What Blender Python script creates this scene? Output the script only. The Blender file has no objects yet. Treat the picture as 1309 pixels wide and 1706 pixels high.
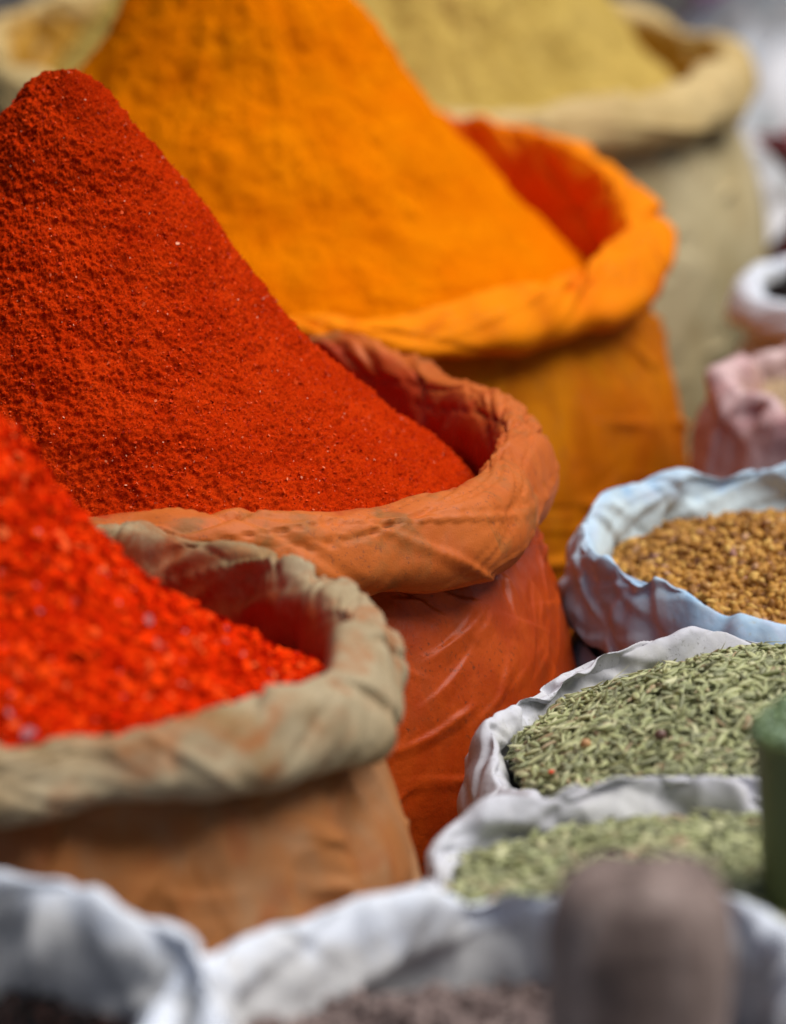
import bpy, math
import numpy as np
from mathutils import Vector, Matrix

scene = bpy.context.scene
COL = scene.collection
R_ = math.radians
TAU = 2 * math.pi

# ------------------------------------------------------------------ noise
_prm = np.random.default_rng(7).permutation(4096).astype(np.int64)
_g = np.random.default_rng(11).normal(size=(4096, 3))
_g /= np.linalg.norm(_g, axis=1, keepdims=True)


def perlin(p):
    p = np.asarray(p, dtype=np.float64)
    i = np.floor(p).astype(np.int64)
    f = p - i
    u = f * f * f * (f * (f * 6 - 15) + 10)
    out = np.zeros(p.shape[:-1])
    for dx in (0, 1):
        wx = u[..., 0] if dx else 1 - u[..., 0]
        for dy in (0, 1):
            wy = u[..., 1] if dy else 1 - u[..., 1]
            for dz in (0, 1):
                wz = u[..., 2] if dz else 1 - u[..., 2]
                h = _prm[(i[..., 2] + dz) & 4095]
                h = _prm[(h + i[..., 1] + dy) & 4095]
                h = _prm[(h + i[..., 0] + dx) & 4095]
                g = _g[h]
                d = g[..., 0] * (f[..., 0] - dx) + g[..., 1] * (f[..., 1] - dy) + g[..., 2] * (f[..., 2] - dz)
                out += wx * wy * wz * d
    return out * 1.6


def fbm(p, octaves=4, gain=.5, lac=2.03):
    a, s, o = 1.0, 0, np.asarray(p, float)
    for _ in range(octaves):
        s = s + a * perlin(o)
        o = o * lac + 17.3
        a *= gain
    return s


def ridged(p):
    return 1 - 2.2 * np.abs(perlin(p))


def smoothstep(a, b, x):
    t = np.clip((x - a) / (b - a), 0, 1)
    return t * t * (3 - 2 * t)


def periodic(ctrl, th, idx, sm=7.0):
    """periodic linear interpolation of control values given by degree, softened by a Gaussian of sm degrees"""
    ks = sorted(ctrl)
    xs = np.array([k for k in ks], float)
    ys = np.array([ctrl[k][idx] for k in ks], float)
    xs = np.concatenate([xs - 360, xs, xs + 360])
    ys = np.tile(ys, 3)
    deg = np.degrees(th) % 360
    acc, wsum = 0, 0
    for o in np.linspace(-2 * sm, 2 * sm, 9):
        w = math.exp(-.5 * (o / sm) ** 2)
        acc = acc + w * np.interp(deg + o, xs, ys)
        wsum += w
    return acc / wsum


def catmull(pts, n):
    p = np.array(pts, float)
    p = np.vstack([2 * p[0] - p[1], p, 2 * p[-1] - p[-2]])
    m = len(p) - 3
    t = np.linspace(0, m - 1e-9, n)
    i = t.astype(int)
    f = (t - i)[:, None]
    a, b, c, d = p[i], p[i + 1], p[i + 2], p[i + 3]
    return .5 * (2 * b + (c - a) * f + (2 * a - 5 * b + 4 * c - d) * f ** 2 + (3 * b - a - 3 * c + d) * f ** 3)


# ------------------------------------------------------------------ mesh helpers
def build(name, V, faces_list, mats, parent=None, attrs=None, fmat=None, smooth=True, loc=None):
    """V (n,3); faces_list = list of (m,k) index arrays; attrs = {name: per-vertex float}"""
    me = bpy.data.meshes.new(name)
    V = np.ascontiguousarray(V, dtype=np.float32)
    loops = np.concatenate([f.ravel() for f in faces_list]).astype(np.int32)
    tot = np.concatenate([np.full(len(f), f.shape[1]) for f in faces_list]).astype(np.int32)
    start = np.concatenate([[0], np.cumsum(tot)[:-1]]).astype(np.int32)
    me.vertices.add(len(V))
    me.vertices.foreach_set('co', V.ravel())
    me.loops.add(len(loops))
    me.loops.foreach_set('vertex_index', loops)
    me.polygons.add(len(tot))
    me.polygons.foreach_set('loop_start', start)
    me.polygons.foreach_set('loop_total', tot)
    me.polygons.foreach_set('use_smooth', np.full(len(tot), smooth))
    if fmat is not None:
        me.polygons.foreach_set('material_index', np.ascontiguousarray(fmat, dtype=np.int32))
    me.update(calc_edges=True)
    for k, a in (attrs or {}).items():
        at = me.attributes.new(k, 'FLOAT', 'POINT')
        at.data.foreach_set('value', np.ascontiguousarray(a, dtype=np.float32))
    me.validate()
    for m in (mats if isinstance(mats, (list, tuple)) else [mats]):
        me.materials.append(m)
    o = bpy.data.objects.new(name, me)
    COL.objects.link(o)
    if parent:
        o.parent = parent
    if loc is not None:
        o.location = loc
    return o


def grid_faces(nv, nu, closed=True, off=0):
    i = np.arange(nv - 1)[:, None]
    j = np.arange(nu if closed else nu - 1)[None, :]
    j2 = (j + 1) % nu
    a = i * nu + j
    b = i * nu + j2
    c = (i + 1) * nu + j2
    d = (i + 1) * nu + j
    return np.stack([a, b, c, d], -1).reshape(-1, 4) + off


def grid_normals(P):
    du = np.roll(P, -1, 1) - np.roll(P, 1, 1)
    dv = np.gradient(P, axis=0)
    n = np.cross(du, dv)
    return n / (np.linalg.norm(n, axis=-1, keepdims=True) + 1e-12)


def tag(o, label=None, cat=None, group=None, kind=None):
    if label: o['label'] = label
    if cat: o['category'] = cat
    if group: o['group'] = group
    if kind: o['kind'] = kind
    return o


def empty(name, loc):
    o = bpy.data.objects.new(name, None)
    o.empty_display_size = .05
    o.location = loc
    COL.objects.link(o)
    return o


# ------------------------------------------------------------------ materials
class NT:
    def __init__(s, name):
        s.m = bpy.data.materials.new(name)
        s.m.use_nodes = True
        s.t = s.m.node_tree
        s.t.nodes.clear()
        s.out = s.n('ShaderNodeOutputMaterial')
        s.tc = s.n('ShaderNodeTexCoord')

    def n(s, ty, **kw):
        x = s.t.nodes.new(ty)
        for k, v in kw.items():
            setattr(x, k, v)
        return x

    def l(s, a, b):
        s.t.links.new(a, b)

    def noise(s, scale, detail=4, rough=.55, vec=None, dist=0):
        x = s.n('ShaderNodeTexNoise')
        x.inputs['Scale'].default_value = scale
        x.inputs['Detail'].default_value = detail
        x.inputs['Roughness'].default_value = rough
        x.inputs['Distortion'].default_value = dist
        s.l(vec if vec is not None else s.tc.outputs['Object'], x.inputs['Vector'])
        return x.outputs['Fac']

    def mapping(s, scale, rot=(0, 0, 0)):
        x = s.n('ShaderNodeMapping')
        x.inputs['Scale'].default_value = scale
        x.inputs['Rotation'].default_value = rot
        s.l(s.tc.outputs['Object'], x.inputs['Vector'])
        return x.outputs['Vector']

    def ramp(s, fac, stops, interp='LINEAR'):
        x = s.n('ShaderNodeValToRGB')
        r = x.color_ramp
        r.interpolation = interp
        while len(r.elements) < len(stops):
            r.elements.new(.5)
        for e, (p, c) in zip(r.elements, stops):
            e.position = p
            e.color = (*c, 1) if len(c) == 3 else c
        s.l(fac, x.inputs['Fac'])
        return x.outputs['Color']

    def val(s, fac, a, b):
        x = s.n('ShaderNodeMapRange')
        x.interpolation_type = 'SMOOTHSTEP'
        x.inputs['From Min'].default_value = a
        x.inputs['From Max'].default_value = b
        s.l(fac, x.inputs['Value'])
        return x.outputs['Result']

    def mix(s, fac, a, b, mode='MIX'):
        x = s.n('ShaderNodeMix', data_type='RGBA', blend_type=mode)
        for sock, v in ((x.inputs['Factor'], fac), (x.inputs['A'], a), (x.inputs['B'], b)):
            if isinstance(v, (int, float)):
                sock.default_value = v
            elif isinstance(v, tuple):
                sock.default_value = (*v, 1)
            else:
                s.l(v, sock)
        return x.outputs['Result']

    def math(s, op, a, b):
        x = s.n('ShaderNodeMath', operation=op)
        for sock, v in ((x.inputs[0], a), (x.inputs[1], b)):
            if isinstance(v, (int, float)):
                sock.default_value = v
            else:
                s.l(v, sock)
        return x.outputs[0]

    def attr(s, name):
        x = s.n('ShaderNodeAttribute')
        x.attribute_name = name
        return x.outputs['Fac']

    def bump(s, h, dist, strength=1.0, normal=None):
        x = s.n('ShaderNodeBump')
        x.inputs['Distance'].default_value = dist
        x.inputs['Strength'].default_value = strength
        s.l(h, x.inputs['Height'])
        if normal is not None:
            s.l(normal, x.inputs['Normal'])
        return x.outputs['Normal']

    def done(s, color, rough=.8, normal=None, spec=.3, sheen=0, trans=0, transmission=0):
        b = s.n('ShaderNodeBsdfPrincipled')
        for k, v in (('Base Color', color), ('Roughness', rough)):
            if isinstance(v, (int, float)):
                b.inputs[k].default_value = v
            elif isinstance(v, tuple):
                b.inputs[k].default_value = (*v, 1)
            else:
                s.l(v, b.inputs[k])
        b.inputs['Specular IOR Level'].default_value = spec
        b.inputs['Sheen Weight'].default_value = sheen
        b.inputs['Transmission Weight'].default_value = transmission
        if normal is not None:
            s.l(normal, b.inputs['Normal'])
        sh = b.outputs[0]
        if trans:
            t = s.n('ShaderNodeBsdfTranslucent')
            if isinstance(color, tuple):
                t.inputs['Color'].default_value = (*color, 1)
            else:
                s.l(color, t.inputs['Color'])
            mx = s.n('ShaderNodeMixShader')
            mx.inputs[0].default_value = trans
            s.l(sh, mx.inputs[1])
            s.l(t.outputs[0], mx.inputs[2])
            sh = mx.outputs[0]
        s.l(sh, s.out.inputs['Surface'])
        return s.m


def cloth_mat(name, base, second, stain, inner, patch=14, rough=.72, dirt=(.12, .09, .07), dirt_amt=.5,
              spec=.14, weave=.00012, stain_amt=.6, wrinkle=.0004, streak=False, inner_from=.45):
    """cloth of two tones with blotches of spice stain, small specks of dirt, and a lining coloured by the powder it touches"""
    s = NT(name)
    n1 = s.noise(patch, 5, .6, dist=.6)
    c = s.mix(s.val(n1, .38, .66), base, second)
    if streak:
        vs = s.noise(1.0, 5, .6, vec=s.mapping((55, 55, 5)))
        c = s.mix(s.math('MULTIPLY', s.val(vs, .45, .72), .55), c, second)
    n2 = s.noise(patch * 2.3, 6, .65, dist=1.2)
    c = s.mix(s.math('MULTIPLY', s.val(n2, .48, .7), stain_amt), c, stain)
    w = s.attr('w')
    n4 = s.noise(patch * 3, 4, .6)
    win = s.val(s.math('ADD', w, s.math('MULTIPLY', s.math('SUBTRACT', n4, .5), .7)), inner_from, inner_from - .22)
    c = s.mix(win, c, inner)
    n3 = s.noise(420, 3, .7)
    n5 = s.noise(35, 3, .6)
    sp = s.math('MULTIPLY', s.val(n3, .57, .67), s.val(n5, .38, .62))
    c = s.mix(s.math('MULTIPLY', sp, dirt_amt), c, dirt)
    h1 = s.noise(1400, 2, .6)
    nb = s.bump(h1, weave)
    h2 = s.noise(70, 5, .6, dist=.2)
    nb = s.bump(h2, wrinkle, 1, nb)
    h3 = s.math('ABSOLUTE', s.math('SUBTRACT', s.noise(38, 3, .5, dist=.3), .5), 0)
    nb = s.bump(h3, wrinkle * 2.5, .6, nb)
    rg = s.n('ShaderNodeMapRange')
    rg.inputs['To Min'].default_value = rough - .12
    rg.inputs['To Max'].default_value = rough + .12
    s.l(n2, rg.inputs['Value'])
    return s.done(c, rg.outputs['Result'], nb, spec)


def powder_mat(name, dark, mid, light, fine=900, bump=.0012, streak=None):
    s = NT(name)
    a = s.noise(fine, 3, .65)
    b = s.noise(28, 5, .6)
    f = s.math('ADD', s.math('MULTIPLY', a, .6), s.math('MULTIPLY', b, .4))
    c = s.ramp(f, [(.36, dark), (.5, mid), (.64, light)])
    h = s.noise(fine, 4, .75)
    h2 = s.noise(fine * .33, 3, .6)
    nb = s.bump(h2, bump * 1.6)
    nb = s.bump(h, bump, 1, nb)
    return s.done(c, 1.0, nb, 0)


def grain_mat(name, stops, rough=.55, stripe=None, spec=.3, interp='LINEAR', bump=0):
    s = NT(name)
    c = s.ramp(s.attr('rnd'), stops, interp)
    if stripe:
        c = s.mix(s.math('MULTIPLY', s.attr('stripe'), stripe[1]), c, stripe[0])
    nb = s.bump(s.noise(700, 3), bump) if bump else None
    return s.done(c, rough, nb, spec)


# ------------------------------------------------------------------ sack
def creases(th, LL, R, n, amp, rng, width=(.0013, .005), length=(.012, .035), slope=10, lo=-.07, hi=.05, pos=.62):
    """sharp fold lines crossing the rim; th (nu,), LL (nv,nu) distance along the section from the top"""
    d = np.zeros(LL.shape)
    for _ in range(n):
        t0 = rng.uniform(0, TAU)
        l0 = rng.uniform(lo, hi)
        sl = rng.normal() * slope
        w1, w2 = rng.uniform(*width) * 1.2, rng.uniform(*width) * 4.5
        ln = rng.uniform(*length)
        a = amp * rng.uniform(.35, 1.2) * (1 if rng.random() < pos else -.8)
        dx = (th[None, :] - t0 - sl * (LL - l0) + math.pi) % TAU - math.pi
        dx = dx * R
        if rng.random() < .5:
            w1, w2 = w2, w1
        # a folded facet: flat on both sides of one sharp line, steep on one side, dying out to a point at both ends
        win = np.maximum(0, 1 - np.abs(LL - l0) / (2.2 * ln))
        ad = np.sqrt(dx * dx + 2.5e-7)
        core = np.maximum(0, 1 - ad / np.where(dx > 0, w1, w2))
        d += a * core * win
    return d


SECTION = [(-2.0, -15), (-2.0, -7.5), (-1.95, -3.8), (-1.7, -1.6), (-1.35, -.4), (-.85, 0), (.1, -.15), (.85, -.55), (1.35, -1.5),
           (1.78, -2.8), (1.6, -3.75), (1.0, -4.35), (.2, -4.2), (-.6, -3.3)]
SOFT = [(-1.3, -15), (-1.3, -7.5), (-1.25, -4.0), (-1.05, -1.8), (-.55, -.4), (0, 0), (.45, -.3), (.95, -1.4),
        (1.35, -3.2), (1.5, -5.2), (1.25, -6.4), (.6, -6.6), (-.3, -5.6)]


def sack(name, label, cat, cx, cy, rim_z, R, ctrl, mats, section=SECTION, k=1.0, body=None, seed=0, zig=0.0,
         big=.004, fold=.004, fine=.0015, skew=3.0, nu=620, smooth_deg=7, base_r=.85, bodyfold=.003, group=None,
         ffreq=34.0, film=0.0, ncrease=70, crease=.003, cslope=14, cwidth=(.0013, .005), cpos=.62, infold=.006, gathers=(), hfolds=()):
    """an open sack: outer bag_body, and rolled_rim whose lining runs down inside; returns a function giving the inner radius"""
    root = empty(name, (cx, cy, 0))
    tag(root, label, cat, group)
    rng = np.random.default_rng(seed)
    th = np.linspace(0, TAU, nu, endpoint=False)
    c0, s0 = np.cos(th), np.sin(th)
    dR = periodic(ctrl, th, 0, smooth_deg) * .01
    dZ = periodic(ctrl, th, 1, smooth_deg) * .01
    hs = periodic(ctrl, th, 2, smooth_deg)
    if zig:
        nk = 26
        kx = np.sort(rng.uniform(0, 360, nk))
        zz = {float(a): (rng.normal() * zig * .8, rng.normal() * zig) for a in kx}
        dR = dR + periodic(zz, th, 0, 1.2)
        dZ = dZ + periodic(zz, th, 1, 1.2)
    ring = np.stack([c0 * R, s0 * R, 0 * th], -1)
    low = np.stack([c0 * 2.2 + seed * 5.1, s0 * 2.2, 0 * th + seed], -1)
    dR = dR + .006 * fbm(low, 3) * k
    dZ = dZ + .004 * fbm(low + 40, 3) * k
    Rr = R + dR
    Z = rim_z + dZ
    # ---- rolled rim
    sec = catmull(section, 84) * .01 * k
    nv = len(sec)
    L = np.concatenate([[0], np.cumsum(np.linalg.norm(np.diff(sec, axis=0), axis=1))])
    du = sec[:, 0][:, None] * np.ones(nu)
    dw = sec[:, 1][:, None] * hs[None, :]
    rad = Rr[None, :] + du
    P = np.stack([rad * c0, rad * s0, Z[None, :] + dw], -1)
    N = grid_normals(P)
    lm = L[np.argmax(sec[:, 1])]
    LL = (L - lm)[:, None] * np.ones(nu)
    sk = th[None, :] + skew * LL * (1 + .8 * perlin(np.stack([c0 * 1.5 + seed, s0 * 1.5, 0 * th], -1)))[None, :]
    Q = np.stack([np.cos(sk) * R, np.sin(sk) * R, LL * .28], -1)
    iso = np.stack([P[..., 0], P[..., 1], P[..., 2]], -1)
    d = big * fbm(iso * 16 + seed * 3.7, 2)
    env = .35 + .65 * smoothstep(-.25, .35, fbm(iso * 9 + 31 + seed, 2))
    d = d + fold * env * (ridged(Q * ffreq + seed * 9.1) * .6 + .5 * ridged(Q * ffreq * 2.1 + seed))
    d = d + fine * env * ridged(iso * 95 + seed * 2.3) + fine * .6 * ridged(iso * 190 + seed)
    d = d + creases(th, LL, R, ncrease, crease, rng, cwidth, slope=cslope, pos=cpos)
    d = d + creases(th, LL, R, 26, infold, rng, (.005, .015), (.012, .03), 6, -.07, -.008, .6)
    for (gd, gn, gs, ga, gw) in gathers:          # bundles of parallel pleats where the cloth is drawn together
        for gi in range(gn):
            t0 = R_(gd) + (gi - gn / 2) * gw * rng.uniform(.8, 1.2) / R
            l0 = rng.uniform(-.02, .03) * k
            dx = ((th[None, :] - t0 - gs * (1 + .15 * rng.normal()) * (LL - l0) + math.pi) % TAU - math.pi) * R
            d = d + ga * rng.uniform(.5, 1.1) * np.maximum(0, 1 - np.sqrt(dx * dx + 2e-7) / np.where(dx > 0, gw * .28, gw * .75)) \
                * np.maximum(0, 1 - np.abs(LL - l0) / (rng.uniform(.02, .05) * k))
    inner = smoothstep(0, -.03 * k, LL)
    d = d * (1 - .45 * inner * smoothstep(-.05 * k, -.09 * k, LL))
    P = P + N * d[..., None]
    wv = np.clip(.5 + LL / (.09 * k), 0, 1)
    wv = np.where(LL < 0, np.clip(.5 + LL / (.09 * k), 0, .5), np.clip(.5 + LL / (.12 * k), .5, 1))
    build('rolled_rim', P.reshape(-1, 3), [grid_faces(nv, nu)], mats[0], root, {'w': wv.ravel()})
    # ---- body
    lip = min(p[1] for p in section[5:]) * .01 * k
    pro = body or [(-.9, lip + .010), (-.5, lip - .006), (.9, lip - .030), (2.3, lip - .07), (2.9, lip - .13), (2.9, -.25 * rim_z / .42 - .02), (2.0, -.36 * rim_z / .42), (.6, -rim_z * .985), (-2.5, -rim_z)]
    pb = catmull(pro, 340 if film else 110)
    nb = len(pb)
    rb = (Rr * .35 + np.mean(Rr) * .65)[None, :] + pb[:, 0][:, None] * .01
    t = smoothstep(-.02, -.12, pb[:, 1])[:, None]
    rb = (Rr[None, :] + pb[:, 0][:, None] * .01) * (1 - t) + rb * t
    zb = np.maximum(rim_z + pb[:, 1][:, None] + dZ[None, :] * (1 - t) + (hs[None, :] - 1) * lip * (1 - t), 0.0)
    zb[-1, :] = 0
    Pb = np.stack([rb * c0, rb * s0, zb], -1)
    Nb = grid_normals(Pb)
    if Nb[nb // 2, 0] @ np.array([1, 0, 0]) < 0:
        Nb = -Nb
    q = np.stack([Pb[..., 0] * 30, Pb[..., 1] * 30, Pb[..., 2] * 7], -1)
    topm = smoothstep(-.16, -.04, pb[:, 1])[:, None] * smoothstep(.0, -.012, pb[:, 1] - lip)[:, None]
    db = bodyfold * (.7 * ridged(q + seed * 7) * (.35 + .65 * topm) + .8 * fbm(Pb * 9 + seed, 3))
    db = db + fine * .5 * fbm(Pb * np.array([40, 40, 120]) + seed * 3, 2)
    if film:
        db = db + creases(th, zb - rim_z, R, 34, film * 1.2, np.random.default_rng(seed + 61), (.0015, .004), (.006, .014), 4, lip - .06, lip - .004, .7)
        # slanting wrinkles of the bag wall
        rg2 = np.random.default_rng(seed + 100)
        zz = zb - rim_z
        for slp, n_, wd, am in ((12, 90, (.003, .007), .6), (-9, 44, (.003, .007), .5), (2.0, 44, (.002, .006), 1.1)):
            db = db + creases(th, zz, R, n_, film * am, rg2, wd, (.003, .009) if abs(slp) > 5 else (.02, .06), slp, -.30, lip - .01)
    for (a0, a1, z0, z1, n_, slp, am) in hfolds:   # slack wrinkles lying aslant on the bag wall
        rg3 = np.random.default_rng(seed + 300)
        for _ in range(n_):
            ta, zc = R_(rg3.uniform(a0, a1)), rim_z + rg3.uniform(z0, z1)
            al = ((th - ta + math.pi) % TAU - math.pi)[None, :] * R
            sl = slp * rg3.uniform(.4, 1.5)
            ac = zb - zc - sl * al - 3.0 * al * al
            wa, wb_ = rg3.uniform(.0015, .003), rg3.uniform(.005, .010)
            db = db + am * rg3.uniform(.4, 1.1) * np.maximum(0, 1 - np.sqrt(ac * ac + 2e-7) / np.where(ac > 0, wa, wb_)) \
                * np.maximum(0, 1 - np.abs(al) / rg3.uniform(.012, .038))
    fade = smoothstep(0, .03, zb)
    Pb = Pb + Nb * (db * fade)[..., None]
    Pb[..., 2] = np.maximum(Pb[..., 2], 0)
    V = np.vstack([Pb.reshape(-1, 3), [[0, 0, 0.0]]])
    lastrow = (nb - 1) * nu + np.arange(nu)
    cap = np.stack([lastrow, np.roll(lastrow, -1), np.full(nu, nb * nu)], -1)
    build('bag_body', V, [grid_faces(nb, nu)[:, ::-1], cap], mats[1], root, {'w': np.ones(len(V))})
    inn = section[2][0] * .01 * k

    def inner_r(ang):
        return np.interp(ang % TAU, np.append(th, TAU), np.append(Rr, Rr[0])) + inn
    return inner_r


# ------------------------------------------------------------------ heaps
def chips(P, N, size, rng, lift=.3, tilt=.5, aspect=(.5, 1.0), thick=0):
    """irregular six-cornered flakes lying on points P with normals N"""
    n = len(P)
    t = rng.normal(size=(n, 3))
    t -= (t * N).sum(1, keepdims=True) * N
    t /= np.linalg.norm(t, axis=1, keepdims=True)
    b = np.cross(N, t)
    nn = N + tilt * rng.normal(size=(n, 3))
    nn /= np.linalg.norm(nn, axis=1, keepdims=True)
    t -= (t * nn).sum(1, keepdims=True) * nn
    t /= np.linalg.norm(t, axis=1, keepdims=True)
    b = np.cross(nn, t)
    s = size * np.exp(rng.normal(size=n) * .35)
    asp = rng.uniform(*aspect, n)
    a = np.arange(6) / 6 * TAU
    rr = rng.uniform(.65, 1.1, (n, 6))
    bend = rng.normal(size=(n, 1)) * .25
    V = P[:, None, :] + (np.cos(a) * rr * s[:, None])[..., None] * t[:, None, :] + \
        (np.sin(a) * rr * (s * asp)[:, None])[..., None] * b[:, None, :] + \
        (lift * s[:, None] + bend * s[:, None] * np.cos(a) ** 2)[..., None] * nn[:, None, :]
    F = np.arange(n * 6).reshape(n, 6)
    rnd = np.repeat(rng.random(n), 6)
    return V.reshape(-1, 3), F, rnd


def heap(name, label, cat, sc, axis, prof, inner_r, mats, rim_z, amps, seed=0, nu=900, nv=420, flake=None, furrow=0.0,
         top_squash=0.0, embed=.004, lean=(0, 0), grit=0.0, drop=None):
    """a cone of spice: prof = (radius, height over the rim) down its right flank; fills the sack to its lining"""
    rng = np.random.default_rng(seed)
    th = np.linspace(0, TAU, nu, endpoint=False)
    c0, s0 = np.cos(th), np.sin(th)
    pr = catmull(prof, 400)
    Ls = np.concatenate([[0], np.cumsum(np.linalg.norm(np.diff(pr, axis=0), axis=1))])
    q = np.linspace(0, Ls[-1], nv)
    pr = np.stack([np.interp(q, Ls, pr[:, 0]), np.interp(q, Ls, pr[:, 1])], -1)
    pr[0, 0] = .0002
    # distance from the heap axis to the lining in each direction
    ax, ay = axis
    foot = np.full(nu, .1)
    for _ in range(14):
        x, y = ax + c0 * foot, ay + s0 * foot
        rr = np.hypot(x, y)
        foot = foot + (inner_r(np.arctan2(y, x)) + embed - rr) * .7
    sc_ = foot / pr[-1, 0]
    rmax = pr[-1, 0]
    wgt = (pr[:, 0] / rmax)[:, None]
    rad = pr[:, 0][:, None] * (1 + (sc_[None, :] - 1) * wgt)
    up = smoothstep(-.02, .12, pr[:, 1])[:, None]
    P = np.stack([ax + rad * c0 + lean[0] * up, ay + rad * s0 + lean[1] * up,
                  rim_z + pr[:, 1][:, None] + 0 * rad], -1)
    if drop:
        dth = (th - R_(drop[0]) + math.pi) % TAU - math.pi
        P[..., 2] -= drop[1] * np.exp(-.5 * (dth / R_(38)) ** 2)[None, :] * smoothstep(.03, drop[2], rad)
    N = grid_normals(P)
    N[0] = (0, 0, 1)
    if N[nv // 2, 0, 2] < 0:
        N = -N
    d = 0
    for (f, a, kind) in amps:
        pp = P * f + seed * 3.3
        if kind == 'f':
            d = d + a * fbm(pp, 2)
        elif kind == 'r':
            d = d - a * ridged(pp)
        elif kind == 'c':                       # crumbs: rounded lumps with sharp gaps between
            d = d + a * (np.abs(perlin(pp)) * 2.2 - .5)
    if furrow:
        ang = np.arctan2(s0, c0)[None, :] + 0 * rad
        qf = np.stack([np.cos(ang) * 5, np.sin(ang) * 5, P[..., 2] * 16 + 0 * rad], -1)
        d = d + furrow * (fbm(qf + seed, 3)) * smoothstep(.01, .08, rad)
    d = np.asarray(d) + grit * rng.normal(size=P.shape[:2])
    P = P + N * np.asarray(d)[..., None]
    V = P.reshape(-1, 3)
    faces = [grid_faces(nv, nu)[:, ::-1]]
    rnd = np.zeros(len(V))
    fm = [np.zeros(len(faces[0]), int)]
    if flake:
        n, size, kw = flake
        N2 = grid_normals(P)
        if N2[nv // 2, 0, 2] < 0:
            N2 = -N2
        area = (rad[:, 0] + 1e-4)
        ii = rng.choice(nv, n, p=area / area.sum())
        jj = rng.integers(0, nu, n)
        cv, cf, cr = chips(P[ii, jj], N2[ii, jj], size, rng, **kw)
        faces.append(cf + len(V))
        V = np.vstack([V, cv])
        rnd = np.concatenate([rnd, cr])
        fm.append(np.ones(len(cf), int))
    o = build(name, V, faces, mats, None, {'rnd': rnd}, np.concatenate(fm), loc=(sc[0], sc[1], 0))
    tag(o, label, cat)
    return o


def seed_template(nl=7, na=10):
    """a curved fennel seed of unit length with five pale ridges"""
    t = np.linspace(0, 1, nl)
    prof = np.sin(np.pi * np.clip(t * .96 + .02, 0, 1)) ** .62
    a = np.arange(na) / na * TAU
    rid = np.where(np.arange(na) % 2 == 0, 1.0, .86)
    X = (t - .5)[:, None] + 0 * a
    Y = prof[:, None] * np.cos(a) * .5 * rid
    Zz = prof[:, None] * np.sin(a) * .5 * rid * .85
    V = np.stack([X, Y, Zz], -1).reshape(-1, 3)
    st = np.tile((np.arange(na) % 2 == 0).astype(float), nl)
    return V, grid_faces(nl, na)[:, ::-1], st


def lump_template(seed, n1=6, n2=5):
    rng = np.random.default_rng(seed)
    th = np.arange(n1) / n1 * TAU
    ph = np.linspace(.08, np.pi - .08, n2)
    r = rng.uniform(.6, 1.15, (n2, n1))
    V = np.stack([np.sin(ph)[:, None] * np.cos(th) * r, np.sin(ph)[:, None] * np.sin(th) * r,
                  np.cos(ph)[:, None] * r], -1) * .5
    return V.reshape(-1, 3), grid_faces(n2, n1)[:, ::-1], np.zeros(n1 * n2)


def scatter(templates, P, N, length, width, rng, pitch=.35, curve=.18):
    """copies of a template laid along a surface as one mesh"""
    Vs, Fs, Rn, St = [], [], [], []
    off = 0
    idx = rng.integers(0, len(templates), len(P))
    for ti, (TV, TF, TS) in enumerate(templates):
        m = idx == ti
        n = m.sum()
        if not n:
            continue
        p, nn = P[m], N[m] + pitch * rng.normal(size=(n, 3))
        nn /= np.linalg.norm(nn, axis=1, keepdims=True)
        t = rng.normal(size=(n, 3))
        t -= (t * nn).sum(1, keepdims=True) * nn
        t /= np.linalg.norm(t, axis=1, keepdims=True)
        b = np.cross(nn, t)
        ln = length * np.exp(rng.normal(size=n) * .2)
        wd = width * np.exp(rng.normal(size=n) * .22)
        cu = curve * rng.normal(size=n)
        x = TV[:, 0][None] * ln[:, None]
        y = TV[:, 1][None] * wd[:, None] + cu[:, None] * ln[:, None] * ((TV[:, 0] * 2) ** 2)[None] * .5
        z = TV[:, 2][None] * wd[:, None]
        V = p[:, None] + x[..., None] * t[:, None] + y[..., None] * b[:, None] + z[..., None] * nn[:, None]
        Vs.append(V.reshape(-1, 3))
        k = len(TV)
        Fs.append((TF[None] + (np.arange(n) * k)[:, None, None]).reshape(-1, TF.shape[1]) + off)
        Rn.append(np.repeat(rng.random(n), k))
        St.append(np.tile(TS, n))
        off += n * k
    return np.vstack(Vs), np.vstack(Fs), np.concatenate(Rn), np.concatenate(St)


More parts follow.
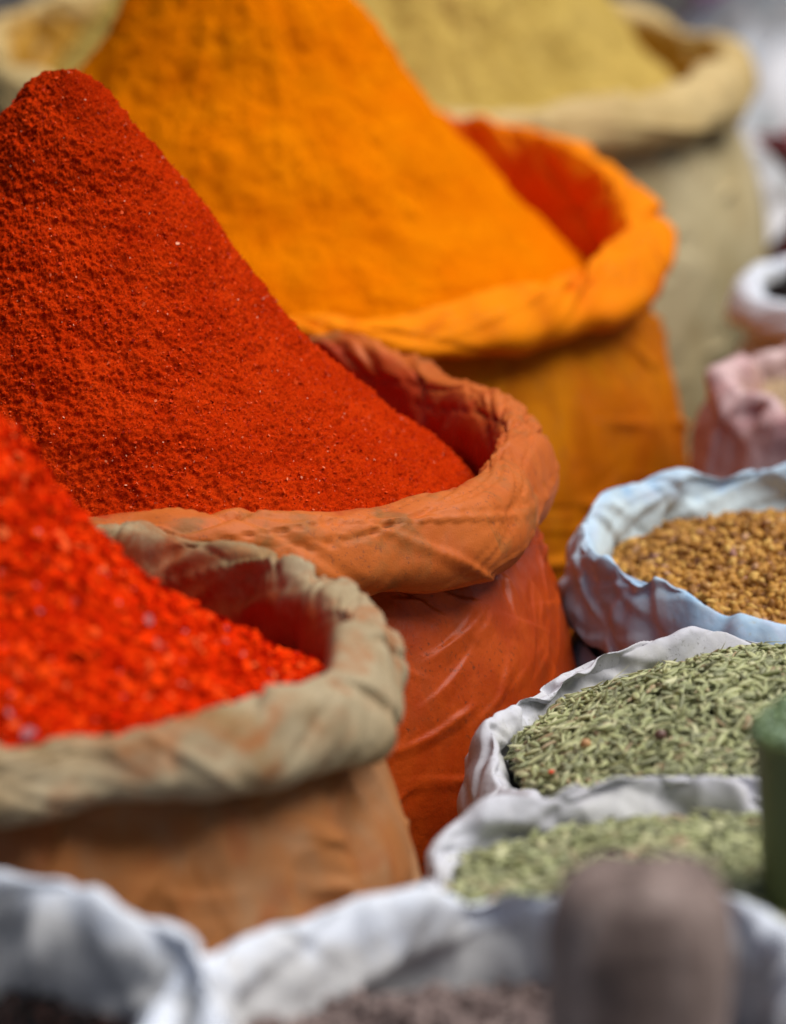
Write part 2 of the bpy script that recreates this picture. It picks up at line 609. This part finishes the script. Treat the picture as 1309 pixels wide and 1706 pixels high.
def fill(name, label, cat, sc, inner_r, zfun, mats, templates, n, length, width, seed, layers=.004, pitch=.35, curve=.18,
         nu=160, nv=70, parent=None, kind=None, embed=.003, stalks=0):
    """a bed of separate grains over a domed sheet that closes the sack"""
    rng = np.random.default_rng(seed)
    th = np.linspace(0, TAU, nu, endpoint=False)
    rr = np.linspace(.001, 1, nv)
    rad = rr[:, None] * (inner_r(th) + embed)[None]
    X, Y = rad * np.cos(th), rad * np.sin(th)
    Z = zfun(X, Y)
    base = np.stack([X, Y, Z - layers * .9], -1).reshape(-1, 3)
    ang = rng.random(n) * TAU
    q = np.sqrt(rng.random(n)) * (inner_r(ang) + embed * .3)
    x, y = q * np.cos(ang), q * np.sin(ang)
    e = .002
    z = zfun(x, y)
    gx = (zfun(x + e, y) - z) / e
    gy = (zfun(x, y + e) - z) / e
    N = np.stack([-gx, -gy, np.ones(n)], -1)
    N /= np.linalg.norm(N, axis=1, keepdims=True)
    P = np.stack([x, y, z + layers * (rng.random(n) - .75)], -1)
    V, F, rn, st = scatter(templates, P, N, length, width, rng, pitch, curve)
    if stalks:
        m = rng.choice(n, stalks, replace=False)
        V2, F2, r2, s2 = scatter(templates[:1], P[m] + N[m] * layers * .3, N[m], length * 1.5, width * .33, rng, pitch * .8, .5)
        m = rng.choice(n, stalks * 3, replace=False)
        V3, F3, r3, s3 = scatter(templates[:1], P[m], N[m], length * .4, width * .8, rng, .6, .1)
        V, F = np.vstack([V, V2, V3]), np.vstack([F, F2 + len(V), F3 + len(V) + len(V2)])
        rn, st = np.concatenate([rn, .86 + .08 * r2, .75 + .25 * r3]), np.concatenate([st, s2 * 0, s3 * 0])
    Vt = np.vstack([base, V])
    f0 = grid_faces(nv, nu)
    fm = np.concatenate([np.zeros(len(f0), int), np.ones(len(F), int)])
    z0 = np.zeros(len(base))
    o = build(name, Vt, [f0, F + len(base)], mats, parent, {'rnd': np.concatenate([z0 + .3, rn]),
              'stripe': np.concatenate([z0, st])}, fm, loc=(sc[0], sc[1], 0))
    if label:
        tag(o, label, cat, kind=kind)
    return o


# ================================================================== THE SETTING
gm = NT('market_ground')
gc = gm.ramp(gm.noise(3, 6, .65), [(.3, (.035, .032, .03)), (.7, (.08, .072, .065))])
gm = gm.done(gc, .85, gm.bump(gm.noise(40, 5), .01), .2)
g = build('ground', np.array([[-40, -15, 0], [40, -15, 0], [40, 60, 0], [-40, 60, 0]], float),
          [np.array([[0, 1, 2, 3]])], gm, smooth=False)
tag(g, 'dark market paving under the sacks', 'ground', kind='structure')

# ================================================================== MATERIALS
M_A_rim = cloth_mat('stained_tan_cloth', (.40, .32, .20), (.26, .165, .07), (.34, .105, .025), (.30, .05, .012), patch=10, stain_amt=.7, dirt=(.2, .12, .06))
M_A_body = cloth_mat('brown_cloth', (.36, .135, .038), (.34, .19, .095), (.30, .075, .02), (.4, .1, .03), patch=10, stain_amt=.5, streak=True)
M_B_rim = cloth_mat('orange_stained_cloth', (.56, .135, .022), (.42, .078, .010), (.28, .115, .03), (.42, .04, .006), patch=9,
                    stain_amt=.85, spec=.2, inner_from=.52, rough=.52, weave=.0002, dirt=(.2, .06, .03), dirt_amt=.6)
M_B_body = cloth_mat('orange_red_film', (.46, .066, .005), (.34, .036, .002), (.30, .045, .004), (.5, .08, .01), patch=12, streak=True, rough=.42,
                     spec=.2, weave=.0001, dirt=(.12, .03, .01), dirt_amt=.7, wrinkle=.0008)
M_C_rim = cloth_mat('turmeric_cloth', (.86, .24, .002), (.78, .18, .002), (.62, .11, .002), (.72, .11, .001), patch=8, stain_amt=.7, spec=.05)
M_C_body = cloth_mat('dark_turmeric_cloth', (.54, .17, .002), (.44, .10, .001), (.34, .075, .001), (.5, .1, .005), streak=True, patch=10, stain_amt=.8, spec=.05)
M_D_rim = cloth_mat('tan_cloth', (.58, .43, .20), (.50, .36, .15), (.40, .25, .08), (.42, .22, .03), patch=7, stain_amt=.5)
M_D_body = cloth_mat('khaki_cloth', (.50, .42, .25), (.44, .35, .18), (.38, .26, .11), (.4, .3, .1), patch=6, stain_amt=.4)
WHITE = dict(patch=12, stain_amt=.25, rough=.62, dirt=(.16, .15, .13), dirt_amt=.55)
M_white = cloth_mat('white_sacking', (.62, .63, .69), (.56, .56, .61), (.47, .43, .37), (.54, .54, .54), **WHITE)
M_white_clean = cloth_mat('clean_white_sacking', (.78, .83, .92), (.72, .77, .86), (.62, .60, .56), (.62, .62, .62), **WHITE)
M_blue = cloth_mat('pale_blue_sacking', (.52, .67, .80), (.34, .54, .76), (.56, .60, .76), (.58, .70, .75), patch=16, stain_amt=.5,
                   rough=.6, dirt=(.5, .35, .1), dirt_amt=.3)
M_pink = cloth_mat('pink_plastic_bag', (.66, .47, .46), (.56, .34, .34), (.48, .14, .16), (.5, .32, .26), patch=20, stain_amt=.45, rough=.4, spec=.4)


P_red = powder_mat('red_powder', (.40, .016, .002), (.56, .032, .002), (.72, .055, .005), fine=1100, bump=.0008)
P_flecks = grain_mat('pale_flecks', [(0, (.30, .009, .001)), (.4, (.54, .030, .002)), (.93, (.78, .075, .008)), (.97, (.80, .22, .10)), (1, (.85, .45, .3))], rough=.7, spec=.1)
P_orange = powder_mat('turmeric_powder', (.79, .165, .001), (.86, .21, .001), (.92, .265, .002), fine=700)
P_scarlet = powder_mat('scarlet_base', (.50, .014, .002), (.72, .026, .002), (.82, .04, .003), fine=420)
P_chili = grain_mat('scarlet_flakes', [(0, (.42, .009, .001)), (.3, (.68, .022, .002)), (.7, (.82, .038, .002)), (.95, (.92, .07, .006)),
                                      (.988, (.88, .17, .05)), (.994, (.42, .12, .14)), (1, (.5, .2, .2))], rough=1.0, spec=0)
P_khaki = powder_mat('khaki_powder', (.50, .335, .075), (.57, .395, .10), (.64, .455, .13), fine=600)
P_beige = powder_mat('beige_powder', (.5, .34, .2), (.58, .42, .26), (.64, .48, .3), fine=600)
FENNEL = [(0, (.05, .06, .02)), (.25, (.12, .145, .045)), (.55, (.25, .285, .09)), (.8, (.42, .44, .18)), (.94, (.60, .58, .34)), (.965, (.32, .16, .07)), (1, (.25, .12, .06))]
G_fennel = grain_mat('fennel_seed', FENNEL, rough=.5, stripe=((.62, .62, .40), .7))
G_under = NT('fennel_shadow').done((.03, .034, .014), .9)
G_gold = grain_mat('golden_pieces', [(0, (.22, .09, .02)), (.35, (.40, .18, .03)), (.7, (.54, .27, .05)), (.93, (.66, .40, .10)), (1, (.40, .20, .16))], rough=.6)
G_goldu = NT('golden_underlayer').done((.3, .13, .02), .9)
G_brown = grain_mat('brown_grey_seed', [(0, (.08, .055, .05)), (.5, (.17, .12, .11)), (.85, (.26, .19, .17)), (1, (.38, .3, .27))], rough=.6)
G_brownu = NT('brown_underlayer').done((.05, .035, .03), .9)
G_black = grain_mat('black_seed', [(0, (.006, .006, .007)), (.7, (.015, .013, .013)), (1, (.05, .02, .015))], rough=.8, spec=.05)
G_blacku = NT('black_underlayer').done((.006, .006, .006), .9)

_t = seed_template()
SEED = [_t, (_t[0] * np.array([1, .62, .62]), _t[1], _t[2]), (_t[0] * np.array([.9, 1.25, .9]), _t[1], _t[2]), (_t[0] * np.array([.6, .8, .8]), _t[1], _t[2])]
LUMP = [lump_template(s) for s in range(6)]

# ================================================================== BIG SACKS
A = (-.025, -.408)
inA = sack('spice_sack', 'tan stained sack with rolled rim holding the coarse scarlet chilli flakes',
           'sack', *A, .425, .1635,
           {0: (0, 0, 1.05), 45: (.2, .5, 1), 90: (0, .9, 1), 150: (0, .5, 1), 200: (0, 0, 1), 250: (0, .1, .8), 270: (0, .1, .78), 300: (0, .1, .85), 330: (.2, -.1, .95)},
           (M_A_rim, M_A_body), seed=1, nu=760, hfolds=[(-100, 10, -.17, -.06, 22, -.3, .0022)], fold=.0012, big=.004, fine=.0003, skew=4, ncrease=80, crease=.004, gathers=[(6, 6, 10, .004, .008), (42, 4, 7, .007, .013), (72, 4, -5, .006, .013), (-40, 4, -10, .003, .011), (-80, 4, 8, .003, .012)], cslope=10, bodyfold=.006, film=.0036)
B = (0, 0)
inB = sack('spice_sack', 'orange stained sack with thick rolled rim and shiny red orange side',
           'sack', *B, .42, .2215,
           {5: (-.1, 0, 1.0), 27: (-.7, -.1, 1), 48: (.6, .3, 1), 70: (0, .1, 1), 90: (0, .1, 1), 150: (0, 0, 1), 200: (0, 0, 1), 250: (0, .5, .9), 275: (0, .6, .95), 295: (0, .4, .97), 312: (.2, -.1, 1.02), 333: (.5, -.2, 1.1), 350: (-.5, -.1, 1.1)},
           (M_B_rim, M_B_body), seed=2, nu=1000, hfolds=[(-70, 10, -.20, -.07, 46, .32, .0017), (-80, 20, -.07, -.05, 18, -.5, .0026)], fold=.0005, big=.004, fine=.0001, skew=5, film=.0026, ncrease=64, crease=.003, gathers=[(8, 7, 12, .0045, .008), (-24, 5, -9, .003, .009), (50, 4, 8, .007, .014), (78, 4, -6, .006, .013), (-75, 4, 14, .0022, .012)], cslope=22, bodyfold=.0016, smooth_deg=4)
C = (.065, .509)
inC = sack('spice_sack', 'turmeric orange sack with drooping folded rim behind the deep red powder',
           'sack', *C, .43, .2405,
           {0: (-.3, .6, .95), 30: (.2, 2.4, 1), 60: (.3, 3.4, 1), 90: (.2, 3.0, 1), 150: (0, 1.2, 1), 200: (0, 0, 1), 250: (.5, -.9, .8), 270: (.8, -1.2, .78), 300: (.9, -.9, .78), 330: (.6, -.2, 1.05), 345: (.2, .2, .9)},
           (M_C_rim, M_C_body), seed=3, hfolds=[(-80, 20, -.24, -.06, 22, -.25, .006)], fold=.001, big=.007, fine=.0002, skew=3, ffreq=24, ncrease=50, crease=.004, gathers=[(10, 5, 7, .007, .012), (55, 5, 5, .009, .018), (-35, 4, -6, .006, .016), (-80, 4, 6, .005, .02)], cslope=8, film=.003)
D = (.126, .99)
inD = sack('spice_sack', 'large khaki sack with tan rolled rim at the very back',
           'sack', *D, .45, .268,
           {0: (0, 0, .85), 60: (.2, .3, 1), 120: (.4, 1.4, 1), 165: (.4, 1.8, 1), 200: (.3, 1.2, 1), 250: (0, .2, .8), 280: (0, .2, .8), 310: (.2, .3, .82), 340: (.2, .2, .85)},
           (M_D_rim, M_D_body), seed=4, film=.003, hfolds=[(-80, 20, -.26, -.06, 22, .2, .008)], fold=.001, big=.007, fine=.0002, skew=3, ffreq=22, ncrease=40, crease=.006, cslope=8)

heap('spice_heap', 'tall cone of fine deep red powder with a blunt top, in sharp focus', 'spice', B, (-.021, 0),
     [(0, .191), (.012, .1898), (.026, .178), (.040, .163), (.051, .149), (.062, .131), (.083, .108), (.101, .086), (.121, .063), (.137, .044), (.16, .025), (.18, .006), (.205, -.012), (.23, -.028), (.25, -.045)],
     inB, [P_red, P_flecks], .42,
     [(8, .006, 'f'), (22, .0026, 'f'), (60, .0014, 'f'), (150, .0013, 'f'), (330, .0012, 'f'), (620, .0006, 'c')], seed=5, nu=1500, nv=520, grit=.00016,
     flake=(60000, .00058, dict(tilt=.9, aspect=(.2, .9), lift=.7)), lean=(-.004, 0), drop=(84, .028, .14))
heap('spice_heap', 'tall cone of bright orange turmeric powder behind the red one', 'spice', C, (-.012, 0),
     [(0, .20), (.036, .178), (.0706, .1375), (.0915, .1065), (.114, .079), (.1446, .0446), (.175, .0097), (.213, -.029), (.241, -.055)],
     inC, [P_orange], .43, [(12, .006, 'f'), (36, .0019, 'f'), (110, .0009, 'f'), (260, .0006, 'f')], seed=6, nu=700, nv=320, furrow=.0022, grit=.0002)
heap('spice_heap', 'mound of coarse scarlet chilli flakes with pale specks, nearest big heap', 'spice', A, (-.0276, 0),
     [(0, .116), (.022, .098), (.0387, .081), (.058, .056), (.0773, .036), (.0994, .020), (.1325, .0002), (.1546, -.011), (.174, -.0185), (.19, -.026)],
     inA, [P_scarlet, P_chili], .425, [(25, .0035, 'f'), (80, .0030, 'f'), (190, .0010, 'f')], seed=7, nu=700, nv=300,
     flake=(34000, .0018, dict(tilt=.4, aspect=(.5, 1.0), lift=.35)), drop=(80, .034, .11))
heap('spice_heap', 'pale mustard yellow powder heaped in the sack at the very back', 'spice', D, (0, 0),
     [(0, .21), (.05, .168), (.1, .118), (.15, .068), (.182, .037), (.2, .018), (.221, -.004), (.25, -.03), (.27, -.05)],
     inD, [P_khaki], .45, [(12, .006, 'f'), (40, .003, 'f'), (120, .0015, 'f')], seed=8, nu=500, nv=220, furrow=.004)

# ================================================================== WHITE SACKS AND SMALL ONES
def bodyprof(z, o=1.2):
    return [(.2, -.060), (.7, -.075), (o, -.11), (o + .5, -.17), (o + .3, -.24), (.2, -z + .02), (-1.5, -z)]

E_ = (.326, -.265)
CR = dict(section=SOFT, cwidth=(.003, .012), cpos=.88, infold=.007, fold=.0006, fine=.00025, skew=4, smooth_deg=5)
inE = sack('seed_sack', 'off white sack with sharply creased edge beside the shiny orange side', 'sack', *E_, .345, .130,
           {0: (0, 0, 1), 60: (0, .1, 1), 90: (0, -.3, 1), 120: (.2, -.7, 1), 140: (.3, -1.1, 1), 160: (.3, -1.8, 1), 180: (-.4, -3.1, 1), 200: (-.5, -2.9, 1), 220: (-.4, -1.5, 1), 240: (-.2, -.2, 1), 270: (0, .0, 1), 310: (0, .0, 1)},
           (M_white, M_white), body=bodyprof(.345, .6), seed=21, nu=800, zig=.0055, big=.003, bodyfold=.003, ncrease=110, crease=.0045, cslope=14, **CR)
G_ = (.278, -.531)
inG = sack('seed_sack', 'white sack pressed against the front of the larger fennel sack', 'sack', *G_, .355, .108,
           {0: (0, 0, 1), 60: (.2, .3, 1), 90: (.2, .5, 1), 120: (.5, -.3, 1), 140: (1.1, -1.1, 1), 160: (1.3, -1.5, 1), 180: (1.1, -1.2, 1), 220: (0, -.4, 1), 270: (-.3, -.2, 1)},
           (M_white, M_white), body=bodyprof(.355), seed=22, zig=.0045, big=.004, ncrease=70, crease=.005, **CR)
F_ = (.376, .03)
inF = sack('seed_sack', 'pale blue sack with crumpled edge full of golden brown pieces', 'sack', *F_, .356, .121,
           {0: (0, 0, 1), 60: (0, .2, 1), 90: (.3, .4, 1), 120: (.4, .5, 1), 150: (.2, .0, 1), 180: (.1, 0, 1), 210: (.2, -.5, 1), 250: (.4, -1.8, 1), 280: (.4, -2.3, 1), 320: (.2, -.8, 1)},
           (M_blue, M_blue), k=.8, body=bodyprof(.358), seed=23, zig=.003, big=.004, ncrease=60, crease=.0035, **CR)
J_ = (.436, .37)
inJ = sack('plastic_bag', 'pink plastic bag with scrunched edge, holding beige powder behind the blue sack', 'bag', *J_, .360, .083,
           {0: (0, 0, 1), 90: (0, .2, 1), 180: (0, .1, 1), 270: (0, -.2, 1)},
           (M_pink, M_pink), k=1.3, body=bodyprof(.352, 1.0), seed=24, zig=.004, big=.006, nu=360, ncrease=50, crease=.006, **CR)
K_ = (.48, .67)
inK = sack('seed_sack', 'small clean white sack with dark filling at the right edge, beyond the pink bag', 'sack', *K_, .350, .09,
           {0: (0, 0, 1), 90: (0, .8, 1), 180: (.2, .1, 1), 270: (0, -.4, 1)},
           (M_white_clean, M_white), section=SECTION, k=.65, body=None, seed=25, fold=.0006, fine=.0002, big=.003, skew=3, nu=300, ncrease=30, crease=.004)
H_ = (.184, -.778)
inH = sack('seed_sack', 'blurred white sack along the bottom edge holding brown grey seed', 'sack', *H_, .375, .130,
           {0: (.2, 2.2, 1), 35: (.3, 2.6, 1), 60: (.1, 1.7, 1), 85: (0, .7, 1), 120: (.2, .7, 1), 150: (.2, .6, 1), 180: (.0, 0, 1), 270: (0, -.3, 1)},
           (M_white_clean, M_white_clean), k=1.1, body=bodyprof(.375), seed=26, zig=.004, big=.006, nu=480, ncrease=50, crease=.007, **CR)
I_ = (-.030, -.798)
inI = sack('seed_sack', 'blurred white sack in the bottom left corner with black filling', 'sack', *I_, .395, .112,
           {0: (.4, -2.2, 1), 30: (.5, -1.2, 1), 52: (.4, -.2, 1), 75: (.4, .8, 1), 95: (.3, 1.5, 1), 130: (.2, 2.0, 1), 180: (0, 1, 1), 270: (0, -.8, 1)},
           (M_white_clean, M_white_clean), k=1.1, body=bodyprof(.395), seed=27, zig=.004, big=.005, nu=420, ncrease=44, crease=.0055, **CR)


def dome(z, h, r, tilt=(0, 0), s=0, amp=.003):
    def f(x, y):
        q = (x * x + y * y) / (r * r)
        n = amp * np.sin(x * 61 + s) * np.cos(y * 53 + s * 2) + amp * .6 * np.sin(x * 130 + y * 90 + s)
        return z + h * (1 - q) + tilt[0] * x + tilt[1] * y + n
    return f

zE = dome(.345 - .016, .030, .12, (.12, 0), 1, .0015)
zG = dome(.355 - .015, .012, .1, (.03, 0), 2, .0015)
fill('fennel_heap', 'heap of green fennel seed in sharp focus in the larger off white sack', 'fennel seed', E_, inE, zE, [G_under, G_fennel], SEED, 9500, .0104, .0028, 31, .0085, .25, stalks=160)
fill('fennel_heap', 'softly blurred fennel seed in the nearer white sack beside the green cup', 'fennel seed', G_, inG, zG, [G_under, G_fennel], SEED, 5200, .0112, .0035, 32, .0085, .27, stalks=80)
fill('golden_heap', 'golden brown dried pieces filling the pale blue sack', 'spice', F_, inF, dome(.356 - .030, .024, .11, (.02, .03), 3), [G_goldu, G_gold], LUMP, 7500, .0085, .0048, 33, .006, .6)
fill('powder_bed', 'beige powder lying in the pink plastic bag', 'spice', J_, inJ, dome(.360 - .017, .012, .07, (0, 0), 4), [P_beige, P_beige], LUMP, 300, .002, .002, 34, .001)
fill('dark_seed_bed', 'black filling in the small clean white sack by the right edge', 'spice', K_, inK, dome(.350 - .004, .006, .07, (0, 0), 5), [G_blacku, G_black], LUMP, 800, .005, .004, 35, .004)
fill('brown_seed_bed', 'brown grey seed at the foot of the wooden post', 'spice', H_, inH, dome(.375 - .034, .012, .12, (0, 0), 6), [G_brownu, G_brown], LUMP, 6000, .006, .005, 36, .006, .8)
fill('dark_seed_bed', 'black seed deep in the bottom left white sack', 'spice', I_, inI, dome(.395 - .042, .004, .1, (0, 0), 7), [G_blacku, G_black], LUMP, 2500, .006, .005, 37, .006, .8)


# stray bits lying on the sharp fennel
def stray(name, label, px, py, size, color, seed, rough=.5, flat=1.0):
    TV, TF, _ = lump_template(seed, 12, 9)
    rr = np.linalg.norm(TV, axis=1, keepdims=True)
    TV = TV / rr * (.5 * .7 + rr * .3)
    TV = TV * np.array([1, .85, flat]) * size
    s = NT(name + '_skin')
    m = s.done(s.ramp(s.noise(500, 3), [(.35, tuple(c * .75 for c in color)), (.65, color)]), rough, None, .4)
    o = build(name, TV, [TF], m, loc=(E_[0] + px, E_[1] + py, float(zE(np.array(px), np.array(py))) + size * .42 + .0022))
    tag(o, label, 'seed')

stray('coriander_seed', 'round pale orange seed lying on the sharp fennel', -.083, -.040, .0052, (.62, .33, .15), 3)
stray('brown_seed', 'oval purple brown seed lying on the sharp fennel', -.048, -.058, .0066, (.17, .09, .07), 4, .35, .8)
stray('chilli_fleck', 'tiny bright red fleck lying among the sharp fennel near the sack edge', -.100, -.052, .0034, (.8, .07, .02), 5, .6, .5)

# ================================================================== GREEN CUP
cup = empty('green_cup', (.333, -.57, .345))
tag(cup, 'tapered green cup standing in the nearer fennel sack', 'cup')
s = NT('green_plastic')
cm = s.done(s.mix(s.noise(18, 3), (.13, .17, .06), (.19, .22, .09)), .35, None, .4, trans=.35)
prof = np.array([(.0, .0), (.021, .0), (.0225, .004), (.0245, .03), (.0285, .074), (.0315, .079), (.0318, .081), (.0305, .081), (.0285, .076), (.0235, .03), (.0215, .006), (.0, .006)])
pc = catmull(prof, 70)
th = np.linspace(0, TAU, 72, endpoint=False)
V = np.stack([pc[:, 0][:, None] * np.cos(th), pc[:, 0][:, None] * np.sin(th), pc[:, 1][:, None] + 0 * th], -1).reshape(-1, 3)
build('cup_wall', V, [grid_faces(70, 72)], cm, cup)
G_herb = grain_mat('green_herb', [(0, (.10, .16, .06)), (.5, (.26, .36, .17)), (.85, (.38, .52, .32)), (1, (.5, .66, .5))], rough=.6)
fill('herb_filling', 'heaped green herb filling the cup at the right edge', 'herb', (.333, -.57), lambda a: np.full(np.shape(a), .0285),
     dome(.345 + .080, .016, .03, (0, 0), 3, .001), [G_under, G_herb], SEED, 1600, .006, .003, 41, .003, .35, embed=.0)

# ================================================================== WOODEN POST
s = NT('worn_brown_wood')
wc = s.ramp(s.noise(1, 5, .6, vec=s.mapping((60, 60, 8))), [(.3, (.09, .062, .052)), (.5, (.22, .16, .14)), (.7, (.36, .28, .25))])
wm = s.done(wc, .6, s.bump(s.noise(1, 5, .6, vec=s.mapping((140, 140, 14))), .002), .3)
pr = np.array([(.0, .137), (.014, .1365), (.0245, .133), (.031, .125), (.0338, .113), (.0345, .098), (.0335, .07), (.033, .03), (.034, -.02), (.035, -.06), (0, -.06)])
pc = catmull(pr, 90)
th = np.linspace(0, TAU, 96, endpoint=False)
rr = pc[:, 0][:, None] * (1 + .03 * np.sin(2 * th + 1) + .015 * np.sin(5 * th))
V = np.stack([rr * np.cos(th), rr * np.sin(th), pc[:, 1][:, None] + .0015 * np.sin(3 * th)], -1)
V = V + .0012 * fbm(V * 60, 3)[..., None] * np.array([1, 1, .3])
o = build('wooden_post', V.reshape(-1, 3), [grid_faces(90, 96)[:, ::-1]], wm, loc=(.2427, -.85, .325))
tag(o, 'thick brown wooden post with rounded top at the bottom, most blurred thing', 'post')


# ================================================================== FAR BAGS
def bundle(label, x, y, r, h, mat, seed):
    root = empty('tied_bag', (x, y, 0))
    tag(root, label, 'bag')
    nu, pr = 200, catmull([(0, 0), (1.1, 0), (1.25, .12), (1.15, .36), (.90, .54), (.60, .70), (.26, .86), (.16, .92)], 90)
    th = np.linspace(0, TAU, nu, endpoint=False)
    P = np.stack([pr[:, 0][:, None] * r * np.cos(th), pr[:, 0][:, None] * r * np.sin(th), pr[:, 1][:, None] * h + 0 * th], -1)
    N = -grid_normals(P)
    if N[45, 0, 0] < 0: N = -N
    d = .012 * fbm(P * 12 + seed, 3) + .006 * ridged(P * 26 + seed * 3)
    P = P + N * (d * smoothstep(0, .04, P[..., 2]))[..., None]
    P[..., 2] = np.maximum(P[..., 2], 0)
    V = P.reshape(-1, 3)
    build('bag_body', V, [grid_faces(90, nu)], mat, root, {'w': np.ones(len(V))})
    pr = catmull([(.16, .91), (.12, .94), (.2, .97), (.34, 1.03), (.4, 1.05)], 30)
    P = np.stack([pr[:, 0][:, None] * r * np.cos(th), pr[:, 0][:, None] * r * np.sin(th), pr[:, 1][:, None] * h + 0 * th], -1)
    P[..., :2] *= (1 + .25 * np.sin(9 * th + seed) * np.linspace(0, 1, 30)[:, None])[..., None]
    V = P.reshape(-1, 3)
    build('tied_neck', V, [grid_faces(30, nu)], mat, root, {'w': np.ones(len(V))})

M_far = cloth_mat('far_white_plastic', (.80, .80, .84), (.74, .75, .80), (.42, .60, .70), (.6, .6, .6), patch=9, stain_amt=.5, rough=.45, spec=.4)
M_maroon = cloth_mat('maroon_plastic', (.22, .05, .06), (.16, .04, .05), (.3, .1, .1), (.2, .05, .05), patch=14, rough=.4)
M_teal = cloth_mat('teal_plastic', (.18, .34, .35), (.10, .20, .20), (.4, .52, .55), (.1, .2, .2), patch=14, rough=.4)
M_rose = cloth_mat('rose_plastic', (.7, .42, .6), (.62, .36, .52), (.7, .5, .6), (.6, .3, .5), patch=9, rough=.4)
bundle('large pale lavender bag at the top right corner beyond the khaki sack', .505, 1.45, .25, .50, M_far, 1)
bundle('dark maroon bag low at the right edge below the lavender bag', .465, 1.0, .11, .365, M_maroon, 2)
bundle('dull teal bag at the right edge just beyond the small clean white sack', .475, .84, .095, .352, M_teal, 3)
bundle('rose pink bag peeping out behind the khaki sack at the top edge', .44, 1.9, .10, .36, M_rose, 4)

# ================================================================== CAMERA
cam = bpy.data.cameras.new('camera')
co = bpy.data.objects.new('camera', cam)
COL.objects.link(co)
co.location = (.14975, -2.66865, 1.08566)
co.rotation_euler = (R_(90 - 15.0), 0, 0)
cam.sensor_fit = 'VERTICAL'
cam.sensor_height = 36
cam.sensor_width = 36
cam.lens = 180
cam.clip_start = .05
cam.clip_end = 300
cam.dof.use_dof = True
cam.dof.focus_distance = 2.61
cam.dof.aperture_fstop = 4.5
cam.dof.aperture_blades = 0
scene.camera = co

# ================================================================== LIGHT
SUN_EL, SUN_AZ = 65, 96          # azimuth clockwise from +Y (away from the camera): the light comes from the right
sd = bpy.data.lights.new('sun', 'SUN')
sd.energy = 3.6
sd.angle = R_(46)
sd.color = (1, .98, .95)
so = bpy.data.objects.new('sun', sd)
COL.objects.link(so)
dv = Vector((math.sin(R_(SUN_AZ)) * math.cos(R_(SUN_EL)), math.cos(R_(SUN_AZ)) * math.cos(R_(SUN_EL)), math.sin(R_(SUN_EL))))
so.rotation_euler = dv.to_track_quat('Z', 'Y').to_euler()
so.location = (2, 0, 3)
w = bpy.data.worlds.new('World')
scene.world = w
w.use_nodes = True
nt = w.node_tree
nt.nodes.clear()
sky = nt.nodes.new('ShaderNodeTexSky')
sky.sky_type = 'NISHITA'
sky.sun_disc = False
sky.sun_elevation = R_(SUN_EL)
sky.sun_rotation = R_(SUN_AZ)
sky.dust_density = 5
sky.air_density = .8
sky.ozone_density = .7
bg = nt.nodes.new('ShaderNodeBackground')
bg.inputs['Strength'].default_value = .05
ow = nt.nodes.new('ShaderNodeOutputWorld')
nt.links.new(sky.outputs[0], bg.inputs['Color'])
nt.links.new(bg.outputs[0], ow.inputs['Surface'])

vs = scene.view_settings
vs.view_transform = 'Standard'
vs.look = 'None'
vs.exposure = -0.02
vs.gamma = 1
vs.use_curve_mapping = False
scene.render.engine = 'CYCLES'
scene.cycles.use_denoising = True
scene.cycles.max_bounces = 8
scene.cycles.diffuse_bounces = 5
